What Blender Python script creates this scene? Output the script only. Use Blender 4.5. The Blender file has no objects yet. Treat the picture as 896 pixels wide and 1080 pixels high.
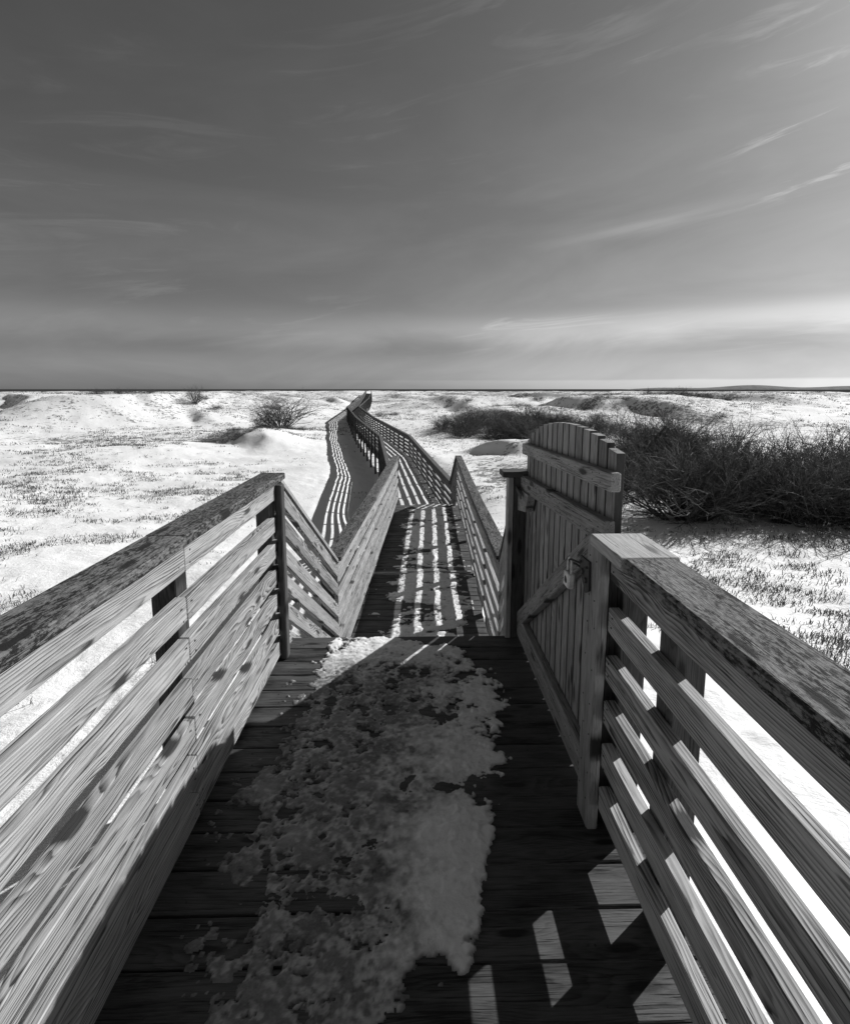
import bpy, math, random
import numpy as np
from mathutils import Vector
random.seed(7); rng = np.random.default_rng(11)
SC = bpy.context.scene; COL = SC.collection
R = math.radians

# ------------------------------------------------------------------ noise
def _h(ix, iy, s):
    n = (ix.astype(np.int64)*374761393 + iy.astype(np.int64)*668265263 + s*974634777) & 0x7fffffff
    n = ((n ^ (n >> 13))*1274126177) & 0x7fffffff
    n = n ^ (n >> 16)
    return (n & 0xffff)/65535.0
def vn(x, y, s=0):
    x = np.asarray(x, float); y = np.asarray(y, float)
    ix = np.floor(x); iy = np.floor(y); fx = x-ix; fy = y-iy
    fx = fx*fx*fx*(fx*(fx*6-15)+10); fy = fy*fy*fy*(fy*(fy*6-15)+10)
    a = _h(ix, iy, s); b = _h(ix+1, iy, s); c = _h(ix, iy+1, s); d = _h(ix+1, iy+1, s)
    return (a*(1-fx)+b*fx)*(1-fy)+(c*(1-fx)+d*fx)*fy
def fbm(x, y, s=0, o=4, g=.5):
    t = 0; a = 1; n = 0; x = np.asarray(x, float); y = np.asarray(y, float)
    for k in range(o):
        t = t+a*(vn(x, y, s+k*17)*2-1); n += a; a *= g
        x, y = (x*1.62+y*1.18)+3.1, (y*1.62-x*1.18)+7.7
    return t/n
def sstep(a, b, v):
    t = np.clip((v-a)/(b-a), 0, 1); return t*t*(3-2*t)

# ------------------------------------------------------------------ tagging
def tag(o, label=None, cat=None, group=None, kind=None):
    if label: o['label'] = label
    if cat: o['category'] = cat
    if group: o['group'] = group
    if kind: o['kind'] = kind
    return o
def thing(name, label, cat, loc=(0, 0, 0), group=None):
    o = bpy.data.objects.new(name, None); COL.objects.link(o); o.location = loc
    o.empty_display_size = .2
    return tag(o, label, cat, group)

# ------------------------------------------------------------------ mesh builder
class MB:
    def __init__(s):
        s.v = []; s.f = []; s.bc = []; s.rn = []; s.mi = []; s.sm = []
    def add(s, vs, fs, bc=None, rn=0., mi=0, smooth=False):
        b = len(s.v); s.v += [tuple(p) for p in vs]
        s.bc += (bc if bc else [tuple(p) for p in vs]); s.rn += [rn]*len(vs)
        s.f += [tuple(i+b for i in f) for f in fs]; s.mi += [mi]*len(fs); s.sm += [smooth]*len(fs)
    def board(s, p0, p1, w, t, wd=(0, 0, 1), td=None, ch=.003, jit=.0, segs=1, mi=0, endcut=0., rn=None):
        """timber of width w along wd and thickness t; ends plumb to wd/td"""
        p0 = Vector(p0); p1 = Vector(p1); L = (p1-p0).length; d = (p1-p0)/L
        wd = Vector(wd).normalized()
        td = Vector(td).normalized() if td else d.cross(wd).normalized()
        rn = random.random() if rn is None else rn
        a, b = w/2, t/2
        cs = [(-a+ch, -b), (a-ch, -b), (a, -b+ch), (a, b-ch), (a-ch, b), (-a+ch, b), (-a, b-ch), (-a, -b+ch)]
        stations = [0., min(.004, L*.2)]+[L*k/segs for k in range(1, segs)]+[L-min(.004, L*.2), L]
        vs = []; bc = []; o = (random.uniform(-3, 3), 0)
        ph = random.random()*6
        for k, u in enumerate(stations):
            e = .003 if k in (0, len(stations)-1) and ch > 0 else 0
            ow = jit*math.sin(ph+u*1.7); ot = jit*math.sin(ph*2+u*1.1)
            for (x, y) in cs:
                x2 = x-math.copysign(e, x); y2 = y-math.copysign(e, y)
                vs.append(p0+d*u+wd*(x2+ow)+td*(y2+ot)); bc.append((u+o[0], x, y))
        n = len(stations); fs = []
        for k in range(n-1):
            for j in range(8):
                q = (j+1) % 8
                fs.append((k*8+j, k*8+q, (k+1)*8+q, (k+1)*8+j))
        fs.append(tuple(range(7, -1, -1))); fs.append(tuple((n-1)*8+j for j in range(8)))
        # make normals outward whichever handedness
        if d.dot(wd.cross(td)) < 0: fs = [tuple(reversed(f)) for f in fs]
        s.add(vs, fs, bc, rn, mi)
    def disc(s, c, n, r, h=.0015, k=7, mi=1):
        c = Vector(c); n = Vector(n).normalized(); a = n.orthogonal().normalized(); b = n.cross(a)
        vs = [c+(a*math.cos(6.283*j/k)+b*math.sin(6.283*j/k))*r for j in range(k)]
        vs += [p+n*h-(p-c)*.25 for p in vs]
        fs = [(j, (j+1) % k, k+(j+1) % k, k+j) for j in range(k)]+[tuple(range(k, 2*k))]
        s.add(vs, fs, mi=mi)
    def tube(s, pts, rad, k=8, mi=0, smooth=True):
        pts = [Vector(p) for p in pts]; rad = rad if hasattr(rad, '__len__') else [rad]*len(pts)
        vs = []; fs = []; nrm = None
        for i, p in enumerate(pts):
            t = (pts[min(i+1, len(pts)-1)]-pts[max(i-1, 0)]).normalized()
            a = t.orthogonal().normalized() if nrm is None else (nrm-t*nrm.dot(t)).normalized()
            nrm = a; b = t.cross(a)
            vs += [p+(a*math.cos(6.2832*j/k)+b*math.sin(6.2832*j/k))*rad[i] for j in range(k)]
        for i in range(len(pts)-1):
            for j in range(k):
                q = (j+1) % k; fs.append((i*k+j, i*k+q, (i+1)*k+q, (i+1)*k+j))
        fs.append(tuple(range(k-1, -1, -1))); fs.append(tuple((len(pts)-1)*k+j for j in range(k)))
        s.add(vs, fs, mi=mi, smooth=smooth)
    def mesh(s, name, mats):
        m = bpy.data.meshes.new(name); m.from_pydata(s.v, [], s.f)
        a = m.attributes.new('bc', 'FLOAT_VECTOR', 'POINT'); a.data.foreach_set('vector', np.array(s.bc, np.float32).ravel())
        a = m.attributes.new('rnd', 'FLOAT', 'POINT'); a.data.foreach_set('value', np.array(s.rn, np.float32))
        for x in (mats if isinstance(mats, (list, tuple)) else [mats]): m.materials.append(x)
        m.polygons.foreach_set('material_index', np.array(s.mi, np.int32))
        m.polygons.foreach_set('use_smooth', np.array(s.sm, bool)); m.update()
        return m
    def build(s, name, mats, parent=None):
        o = bpy.data.objects.new(name, s.mesh(name, mats)); COL.objects.link(o)
        if parent:
            o.parent = parent; L = Vector(parent.location)
            if parent.parent: L = L+Vector(parent.parent.location)
            o.location = -L          # children are modelled in world coordinates
        return o

# ------------------------------------------------------------------ materials
def mat(name):
    m = bpy.data.materials.new(name); m.use_nodes = True
    nt = m.node_tree; nt.nodes.clear()
    out = nt.nodes.new('ShaderNodeOutputMaterial'); p = nt.nodes.new('ShaderNodeBsdfPrincipled')
    nt.links.new(p.outputs[0], out.inputs[0])
    return m, nt, p
class NT:
    def __init__(s, nt): s.nt = nt
    def n(s, t, **k):
        o = s.nt.nodes.new('ShaderNode'+t)
        for a, b in k.items(): setattr(o, a, b)
        return o
    def put(s, sock, v):
        if hasattr(v, 'is_linked') or isinstance(v, bpy.types.NodeSocket): s.nt.links.new(v, sock)
        else: sock.default_value = v
    def m(s, op, a, b=0., c=0., clamp=False):
        o = s.n('Math', operation=op, use_clamp=clamp)
        for i, v in enumerate((a, b, c)): s.put(o.inputs[i], v)
        return o.outputs[0]
    def vm(s, op, a, b=(0, 0, 0)):
        o = s.n('VectorMath', operation=op); s.put(o.inputs[0], a); s.put(o.inputs[1], b); return o.outputs[0]
    def noise(s, vec, scale, detail=3., rough=.5, dist=0.):
        o = s.n('TexNoise'); s.put(o.inputs['Vector'], vec); s.put(o.inputs['Scale'], scale)
        o.inputs['Detail'].default_value = detail; o.inputs['Roughness'].default_value = rough
        o.inputs['Distortion'].default_value = dist; return o.outputs['Fac']
    def mr(s, v, a, b, c=0., d=1., smooth=False):
        o = s.n('MapRange'); o.interpolation_type = 'SMOOTHSTEP' if smooth else 'LINEAR'
        for i, x in enumerate((v, a, b, c, d)): s.put(o.inputs[i], x)
        return o.outputs[0]
    def grey(s, v):
        o = s.n('CombineColor')
        for i in range(3): s.put(o.inputs[i], v)
        return o.outputs[0]
    def mix(s, f, a, b):
        o = s.n('Mix', data_type='FLOAT'); s.put(o.inputs[0], f); s.put(o.inputs[2], a); s.put(o.inputs[3], b); return o.outputs[0]
    def bump(s, h, strength, dist, p):
        o = s.n('Bump'); o.inputs['Strength'].default_value = strength; o.inputs['Distance'].default_value = dist
        s.put(o.inputs['Height'], h); s.put(p.inputs['Normal'], o.outputs[0])

def wood(name, light, dark, ring=.8, fibre=.6, blotch=.4, lichen=0., bump=.5, ringsize=.0075, rough=.8):
    m, nt, p = mat(name); g = NT(nt)
    A = g.n('Attribute', attribute_name='bc').outputs['Vector']
    rnd = g.n('Attribute', attribute_name='rnd').outputs['Fac']
    sp = g.n('SeparateXYZ'); g.put(sp.inputs[0], A); x, y, z = sp.outputs
    off = g.m('MULTIPLY', rnd, 61.)
    def co(a, b, c):
        q = g.n('CombineXYZ'); g.put(q.inputs[0], g.m('ADD', g.m('MULTIPLY', x, a), off)); g.put(q.inputs[1], g.m('MULTIPLY', y, b)); g.put(q.inputs[2], g.m('ADD', g.m('MULTIPLY', z, c), off)); return q.outputs[0]
    # knots
    vo = g.n('TexVoronoi', voronoi_dimensions='2D'); g.put(vo.inputs['Vector'], co(1.9, 7.5, 0.)); vo.inputs['Scale'].default_value = 1.; vo.inputs['Randomness'].default_value = 1.
    d = vo.outputs['Distance']
    kn = g.m('EXPONENT', g.m('MULTIPLY', g.m('MULTIPLY', d, d), -12.))
    n1 = g.noise(co(1.3, 9., 9.), 1., 3., .5)
    n2 = g.noise(co(4., 34., 34.), 1., 2., .5)
    oy = g.m('MULTIPLY', g.m('SUBTRACT', g.m('FRACT', g.m('MULTIPLY', rnd, 13.7)), .5), .09)
    oz = g.m('ADD', g.m('MULTIPLY', g.m('FRACT', g.m('MULTIPLY', rnd, 7.3)), .05), .02)
    yy = g.m('ADD', y, oy); zz = g.m('ADD', z, oz)
    r = g.m('SQRT', g.m('ADD', g.m('MULTIPLY', yy, yy), g.m('MULTIPLY', zz, zz)))
    ph = g.m('DIVIDE', r, ringsize)
    ph = g.m('ADD', ph, g.m('MULTIPLY', n1, 6.5)); ph = g.m('ADD', ph, g.m('MULTIPLY', n2, 1.5)); ph = g.m('ADD', ph, g.m('MULTIPLY', kn, 3.4))
    fr = g.m('FRACT', ph)
    line = g.m('MULTIPLY', g.mr(fr, .25, .86, 0, 1), g.mr(fr, .9, 1., 1., 0.))     # early to late wood, sharp edge
    fade = g.noise(co(.7, 16., 16.), 1., 3., .6); fade2 = g.noise(co(2.5, 60., 60.), 1., 2., .5)
    line = g.m('MULTIPLY', line, g.m('MULTIPLY', g.mr(fade, .32, .56, .35, 1.), g.mr(fade2, .3, .6, .5, 1.)))
    fib = g.noise(co(16., 300., 300.), 1., 3., .6)
    crk = g.noise(co(4.2, 150., 150.), 1., 2., .55)
    crack = g.mr(crk, .60, .66, 0., 1.)
    bl = g.noise(co(3.0, 14., 14.), 1., 4., .6)
    fac = g.m('MULTIPLY', line, ring)
    fac = g.m('ADD', fac, g.m('MULTIPLY', g.mr(fib, .35, .75), fibre*.55))
    fac = g.m('ADD', fac, g.m('MULTIPLY', crack, fibre*.7))
    fac = g.m('ADD', fac, g.m('MULTIPLY', g.mr(bl, .42, .72), blotch))
    fac = g.m('ADD', fac, g.mr(g.m('ADD', d, g.m('MULTIPLY', g.m('SUBTRACT', n2, .5), .05)), .03, .13, .9, 0., True))
    # end grain and overall per-board tone
    fac = g.m('ADD', fac, g.m('MULTIPLY', g.m('SUBTRACT', rnd, .5), .28))
    if lichen:
        l1 = g.noise(co(38., 95., 95.), 1., 5., .74); l2 = g.noise(co(3., 16., 16.), 1., 3., .6)
        fac = g.m('ADD', fac, g.m('MULTIPLY', g.mr(l1, .46, .56), g.m('MULTIPLY', g.mr(l2, .3, .6, .35, 1.), lichen)))
    fac = g.m('MULTIPLY', fac, 1., clamp=True)
    col = g.mix(fac, light, dark)
    g.put(p.inputs['Base Color'], g.grey(col)); p.inputs['Roughness'].default_value = rough
    p.inputs['Specular IOR Level'].default_value = .25
    h = g.m('ADD', g.m('MULTIPLY', line, -.22), g.m('MULTIPLY', fib, -.7)); h = g.m('ADD', h, g.m('MULTIPLY', crack, -1.2))
    if lichen: h = g.m('ADD', h, g.m('MULTIPLY', l1, 1.1))
    g.bump(h, bump, .003, p)
    return m
W_LIGHT = wood('pine_grey', .50, .05, ring=.85, fibre=.55, blotch=.28, ringsize=.0088)
W_PALE = wood('pine_pale', .48, .07, ring=.6, fibre=.65, blotch=.35, ringsize=.006)
W_GATE = wood('gate_timber', .38, .05, ring=.4, fibre=.85, blotch=.35, ringsize=.006)
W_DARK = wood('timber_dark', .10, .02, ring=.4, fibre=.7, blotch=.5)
W_CAP = wood('cap_weathered', .24, .02, ring=.35, fibre=.6, blotch=.3, lichen=.85, bump=.9, rough=.9)
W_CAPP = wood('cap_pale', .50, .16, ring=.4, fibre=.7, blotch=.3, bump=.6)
W_EDGE_SHADE = wood('gate_timber_edge_shade', .07, .02, ring=.2, fibre=.5, blotch=.4)  # gate timber darkened: shade in the gaps between pickets painted into the colour
W_DECK = wood('deck_timber', .10, .012, ring=.35, fibre=.6, blotch=.7, bump=.8, rough=.55)
W_WALK = wood('walkway_timber', .12, .02, ring=.3, fibre=.6, blotch=.6, bump=.7)
W_FAR = wood('far_timber', .13, .04, ring=.2, fibre=.4, blotch=.5)

def plain(name, v, rough=.6, metal=0., nscale=40., var=.4):
    m, nt, p = mat(name); g = NT(nt); tc = g.n('TexCoord').outputs['Object']
    n = g.noise(tc, nscale, 4.)
    g.put(p.inputs['Base Color'], g.grey(g.mr(n, .3, .7, v*(1-var), v*(1+var))))
    p.inputs['Roughness'].default_value = rough; p.inputs['Metallic'].default_value = metal
    g.bump(n, .2, .002, p)
    return m
NAIL = plain('nail_rust', .03, .7)
STEEL = plain('galvanised_steel', .62, .5, .15, 60., .25)
DSTEEL = plain('rusty_steel', .035, .7, .3, 80.)
BARK = plain('twig_bark', .10, .9, 0., 8., .4)
BARK2 = plain('twig_bark_dark', .085, .9, 0., 8., .4)

def snow_mat():
    m, nt, p = mat('snow_ground'); g = NT(nt)
    P = g.n('NewGeometry').outputs['Position']
    big = g.noise(g.vm('MULTIPLY', P, (.045, .06, 0)), 1., 4., .55)
    mid = g.noise(g.vm('MULTIPLY', P, (.30, .42, 0)), 1., 4., .6, .4)
    fine = g.noise(g.vm('MULTIPLY', P, (2.6, 3.2, 1.)), 1., 5., .72, .3)
    tiny = g.noise(g.vm('MULTIPLY', P, (14., 14., 5.)), 1., 4., .65)
    bare = g.n('Attribute', attribute_name='bare').outputs['Fac']
    cover = g.m('ADD', g.m('MULTIPLY', g.m('SUBTRACT', big, .5), 1.8), g.m('MULTIPLY', g.m('SUBTRACT', mid, .5), 1.3))
    cover = g.m('ADD', cover, g.m('MULTIPLY', bare, .42))
    th = g.m('SUBTRACT', .655, g.m('MULTIPLY', cover, .42))
    spot = g.mr(g.m('SUBTRACT', fine, th), 0., .05, 0., 1.)
    spot = g.m('MULTIPLY', spot, g.mr(tiny, .35, .55, .45, 1.))
    sand = g.mr(tiny, .3, .7, .05, .22)
    col = g.mix(spot, g.mr(mid, .3, .7, .90, .95), sand)
    g.put(p.inputs['Base Color'], g.grey(col)); p.inputs['Roughness'].default_value = .8
    p.inputs['Specular IOR Level'].default_value = .15
    h = g.m('ADD', g.m('MULTIPLY', fine, .9), g.m('MULTIPLY', tiny, .16)); h = g.m('SUBTRACT', h, g.m('MULTIPLY', spot, .12))
    g.bump(h, .5, .10, p)
    return m
SNOW = snow_mat()
def snow_patch_mat():
    m, nt, p = mat('trodden_snow'); g = NT(nt)
    P = g.n('NewGeometry').outputs['Position']
    thin = g.n('Attribute', attribute_name='thin').outputs['Fac']
    n = g.noise(g.vm('MULTIPLY', P, (30., 30., 30.)), 1., 5., .7)
    n2 = g.noise(g.vm('MULTIPLY', P, (6., 9., 6.)), 1., 5., .65, .5)
    n3 = g.noise(g.vm('MULTIPLY', P, (130., 130., 130.)), 1., 3., .7)
    f = g.m('ADD', thin, g.m('MULTIPLY', g.m('SUBTRACT', n, .5), .9)); f = g.m('ADD', f, g.m('MULTIPLY', g.m('SUBTRACT', n2, .5), 1.1), clamp=True)
    f = g.m('MULTIPLY', f, 1., clamp=True)
    g.put(p.inputs['Base Color'], g.grey(g.mix(f, g.mr(n2, .3, .7, .74, .93), g.mr(n, .35, .65, .03, .2))))
    g.put(p.inputs['Roughness'], g.mix(f, .75, .35))
    h = g.m('ADD', g.m('MULTIPLY', n, .7), g.m('MULTIPLY', n3, .35))
    g.bump(h, .7, .008, p)
    return m
SNOWP = snow_patch_mat()
def sea_mat():
    m, nt, p = mat('sea_water'); g = NT(nt)
    P = g.n('NewGeometry').outputs['Position']; n = g.noise(g.vm('MULTIPLY', P, (.004, .02, 0)), 1., 4.)
    g.put(p.inputs['Base Color'], g.grey(g.mr(n, .3, .7, .035, .06))); p.inputs['Roughness'].default_value = 1.
    p.inputs['Specular IOR Level'].default_value = 0.
    return m
SEA = sea_mat()

# ------------------------------------------------------------------ walkway layout (metres; landing deck is z=0)
L2 = [(.28, 11.15, -1.0), (.22, 12.3, -1.8), (-.10, 15.6, -1.8), (-.97, 25., -1.8), (-4.1, 42., -1.82), (-7.5, 62., -1.6),
      (-8.3, 84., -1.0), (-10.2, 112., -.15), (-14.4, 160., .2)]
_c = np.array(L2)
def pathdist(x, y):
    x = np.asarray(x, float); y = np.asarray(y, float); best = np.full(x.shape, 1e9); bz = np.zeros(x.shape)
    pts = [(0., 3., -.9), (.1, 5., -.95)]+L2
    for a, b in zip(pts[:-1], pts[1:]):
        dx, dy = b[0]-a[0], b[1]-a[1]; t = np.clip(((x-a[0])*dx+(y-a[1])*dy)/(dx*dx+dy*dy), 0, 1)
        d = np.hypot(x-a[0]-t*dx, y-a[1]-t*dy); m = d < best
        bz = np.where(m, a[2]+(b[2]-a[2])*t, bz); best = np.where(m, d, best)
    return best, bz

# ------------------------------------------------------------------ ground
HUMPS = [(-11., 46., .5, 4., 3., 0), (-37., 62., 4.2, 8., 9., 0), (-20., 66., .9, 6., 4., 0),
         (7., 47., .7, 7., 4., 0), (14., 60., 1.5, 9., 5., 0), (22., 52., 1.0, 7., 5., 0), (33., 66., 2.4, 10., 6., 0), (12., 84., 1.6, 16., 6., 0),
         (30., 96., 1.8, 14., 8., 0), (-30., 95., 1.3, 16., 8., 0), (-6., 112., .9, 12., 6., 0), (5., 140., .8, 20., 8., 0),
         (10., 24., .5, 5., 3., 0), (4.6, 19., .35, 2.4, 1.2, 0), (60., 80., 3., 15., 14., 0), (-60., 90., 3., 18., 14., 0)]
RIDGES = [(-12.4, 39., 1.15, 5.8, 1.7, 3.4), (-33., 64., 1.6, 5., 2., 9.), (-24., 58., .8, 4., 1.3, 5.), (-21., 76., 1.1, 6., 1.6, 6.), (-40., 90., 1.6, 9., 2.2, 10.), (-14., 96., 1.1, 9., 1.8, 8.),
          (8.3, 27., 1.0, 2.8, .9, 3.5), (4.9, 30., .9, 2.6, .8, 3.5), (5.4, 20.5, .8, 2.0, .7, 2.6), (3.9, 16.5, .5, 1.4, .5, 2.), (9., 54., 1.4, 6., 1.8, 7.), (20., 66., 1.6, 7., 2., 8.), (29., 58., 1.5, 6., 2., 7.), (6., 80., 1.2, 8., 1.8, 8.),
          (34., 88., 1.8, 9., 2.2, 9.), (18., 104., 1.4, 12., 2.2, 10.), (45., 76., 2., 9., 2.4, 9.), (-2., 122., .9, 10., 2., 9.), (-30., 124., 1.2, 12., 2.2, 10.), (40., 130., 1.2, 14., 2.4, 10.), (-60., 80., 2., 12., 2.4, 12.)]
def ground(x, y):
    x = np.asarray(x, float); y = np.asarray(y, float)
    r = np.hypot(x, y)
    base = np.interp(r, [0, 2.2, 4, 7, 10, 14, 22, 40, 62, 90, 125, 165, 205, 245, 330, 600], [-.75, -.85, -1.5, -1.85, -2.1, -2.3, -2.42, -2.45, -2.3, -1.75, -.9, -.05, .4, .45, -9., -14.])
    h = 0
    for (cx, cy, a, sx, sy, sk) in HUMPS:
        u = (x-cx)/sx; v = (y-cy+sk*(x-cx))/sy; h = h+a*np.exp(-(u*u+v*v)*.8)
    for (cx, cy, a, st_, ll, ls) in RIDGES:  # wind-cut ridges with a steep lee side away from the sun
        u = (x-cx)*.83+(y-cy)*.55; v = -(x-cx)*.55+(y-cy)*.83
        u = u+.5*fbm(x*.3+cx, y*.3, 301, 3)*min(ll, 1.6)*1.2
        h = h+a*np.exp(-(v/st_)**2)*np.where(u > 0, np.exp(-(u/ls)**2), sstep(-1.25, .25, u/ll)*1.0/sstep(-1.25, .25, 0.))
    amp = sstep(5, 30, r); far = sstep(40, 110, r)*(1-sstep(180, 240, r)*.6)
    h = h+amp*.50*fbm(x*.10, y*.12, 3, 4)+.07*fbm(x*.6, y*.7, 9, 4)+.022*fbm(x*2.3, y*2.6, 21, 3)*(1-sstep(60, 120, r))
    ridg = 1-np.abs(fbm(x*.035+2, y*.05, 33, 4))*2
    h = h+far*(.7*fbm(x*.03, y*.045, 41, 4)+.5*ridg*fbm(x*.09, y*.12, 55, 3)+.22*fbm(x*.25, y*.4, 57, 4))
    d, bz = pathdist(x, y)
    k = 1-sstep(1.5, 7., d); k = k*sstep(2., 5., y)
    target = np.minimum(bz-.60, 9)
    soft = base+.08*fbm(x*.5, y*.6, 9, 3)+.06*fbm(x*1.5, y*1.7, 19, 3)+.035*fbm(x*4., y*4., 29, 2)
    z = base+h
    z = z*(1-k)+np.minimum(soft, target)*k
    # keep the ground below the decking everywhere along the walk
    dig = (1-sstep(1.3, 3.4, d))*sstep(13, 18, y)*(1-sstep(44, 60, y)); z = z-.50*dig
    near = 1-sstep(1.0, 1.8, d)
    z = np.where((y > 3), z*(1-near)+np.minimum(z, bz-.5)*near, z)
    crest = .95-r*.0006
    z = np.where(r > 60, np.minimum(z, crest+.28*fbm(x*.04, y*.05, 71, 4)), z)
    return z
def gz(x, y): return float(ground(np.array([x]), np.array([y]))[0])

def make_ground():
    rad = np.concatenate([[0.3], 1.2*np.power(330/1.2, np.linspace(0, 1, 520)), [380, 450, 600]])
    fa = np.linspace(-R(62), R(62), 620); ba = np.linspace(R(62), 2*math.pi-R(62), 120)[1:-1]
    ang = np.concatenate([fa, ba]); nr, na = len(rad), len(ang)
    Rr, Aa = np.meshgrid(rad, ang, indexing='ij'); X = Rr*np.sin(Aa); Y = Rr*np.cos(Aa); Z = ground(X, Y)
    vs = np.stack([X, Y, Z], -1).reshape(-1, 3)
    vs = np.vstack([vs, [0, 0, gz(0, 0)]])
    i, j = np.meshgrid(np.arange(nr-1), np.arange(na), indexing='ij'); j2 = (j+1) % na
    q = np.stack([i*na+j, i*na+j2, (i+1)*na+j2, (i+1)*na+j], -1).reshape(-1, 4)[:, ::-1]
    m = bpy.data.meshes.new('snowy_ground')
    m.from_pydata(vs.tolist(), [], q.tolist()+[(nr*na, j, (j+1) % na)[::-1] for j in range(na)])
    d, _ = pathdist(vs[:, 0], vs[:, 1]); x = vs[:, 0]; y = vs[:, 1]
    bare = .30*sstep(0, 1, fbm(x*.07, y*.1, 91, 3)+.3)
    bare += .9*np.exp(-(((x-7)/8)**2+((y-44)/6)**2))+.9*np.exp(-(((x-16)/9)**2+((y-58)/8)**2))+.2*np.exp(-(((x-9)/3.)**2+((y-15)/5)**2))
    bare += .45*np.exp(-(((x-4.5)/2.4)**2+((y-22)/8)**2))+.7*np.exp(-(((x+15)/3.4)**2+((y-43)/2.5)**2))
    bare += .75*sstep(50, 110, np.hypot(x, y))+.35*sstep(2, 12, x)*sstep(12, 30, y)
    bare -= 1.2*np.exp(-((x+2.8+(y-15)*.12)/2.6)**2)*(y < 45)*(y > 6)
    bare -= .5*(np.hypot(x, y) < 8)
    a = m.attributes.new('bare', 'FLOAT', 'POINT'); a.data.foreach_set('value', bare.astype(np.float32))
    m.materials.append(SNOW); m.polygons.foreach_set('use_smooth', np.ones(len(m.polygons), bool)); m.update()
    o = bpy.data.objects.new('snowy_ground', m); COL.objects.link(o); tag(o, 'snow covered dune ground with bare sandy specks', 'ground', kind='structure')
make_ground()
# sea
s = MB(); S = 30000
s.add([(-S, -S, -8.5), (S, -S, -8.5), (S, S, -8.5), (-S, S, -8.5)], [(0, 1, 2, 3)])
tag(s.build('sea', SEA), 'dark strip of sea along the horizon', 'sea', kind='structure')
# low headland on the far right
s = MB(); vs = []; fs = []; K = 40
for k in range(K+1):
    u = k/K; x = 3450+u*4200; y = 8000-u*600; h = 75*math.sin(math.pi*min(1, u*.9+.0))**.8*(.75+.25*math.sin(u*17))
    vs += [(x, y, -9), (x-40, y+260, -9+max(2, h)), (x, y+800, -9)]
for k in range(K):
    for q in (0, 1): fs.append((k*3+q, (k+1)*3+q, (k+1)*3+q+1, k*3+q+1))
s.add(vs, fs, smooth=True)
tag(s.build('headland', plain('headland_haze', .10, 1., 0, .01)), 'low hazy headland at the right end of the horizon', 'hill', kind='structure')

# ------------------------------------------------------------------ decking
def nails(mb, c, n, r=.0035): mb.disc(c, n, r)
# landing
land = thing('boardwalk_landing', 'dark wooden landing deck with trodden snow on it at the top of the steps', 'deck', (-.07, 1., 0))
mb = MB(); y = 3.10-.07
k = 0
while y > -1.6:
    jz = random.uniform(-.003, .001)
    w = .138
    mb.board((-.98, y, -.019+jz), (.84, y+random.uniform(-.003, .003), -.019+jz+random.uniform(-.002, .002)), w, .038, wd=(0, 1, 0), jit=.001, segs=3)
    for x in (-.72, -.70, -.08, -.06, .5, .52): nails(mb, (x, y+random.choice((-.035, .035)), jz+.0005), (0, 0, 1), .004)
    y -= .1455; k += 1
mb.build('decking', [W_DECK, NAIL], land)
mb = MB()
mb.board((-.98, 3.125, -.165), (.84, 3.125, -.165), .25, .04, wd=(0, 0, 1)); mb.build('fascia_board', W_DARK, land)
mb = MB()
for x in (-.9, -.3, .2, .78): mb.board((x, -1.5, -.165), (x, 3.10, -.165), .24, .04)
mb.build('joists', W_DARK, land)
for x in (-.90, .76):
    for yy in (-.6, 1., 2.7):
        mb = MB(); mb.board((x+(.03 if x > 0 else -.03), yy, gz(x, yy)-.5), (x+(.03 if x > 0 else -.03), yy, -.29), .13, .13, wd=(0, 1, 0)); mb.build('piling', W_DARK, land)

# steps
def steps(name, label, x0, y0, x1, y1, z0, z1, n, w):
    t = thing(name, label, 'steps', (x0, y0, z0))
    for k in range(1, n):
        f = (k-.35)/(n-.35); x = x0+(x1-x0)*f; y = y0+(y1-y0)*f; z = z0+(z1-z0)*k/n
        mb = MB()
        for q in (-.07, .075): mb.board((x-w/2, y+q, z-.019), (x+w/2, y+q, z-.019), .138, .038, wd=(0, 1, 0), mi=0)
        mb.build('tread', W_DECK, t)
    for s_ in (-1, 1):
        mb = MB(); mb.board((x0+s_*w/2, y0+.03, z0-.25), (x1+s_*w/2, y1, z1-.14), .26, .04); mb.build('stringer', W_DARK, t)
steps('wooden_steps', 'short flight of steps down from the landing to the first walkway', -.03, 3.15, 0.02, 4.22, 0, -.9, 5, 1.42)
steps('wooden_steps', 'second flight of steps at the far end of the first straight walkway', .285, 11.2, .2, 12.3, -1.0, -1.8, 5, 1.3)

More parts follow.
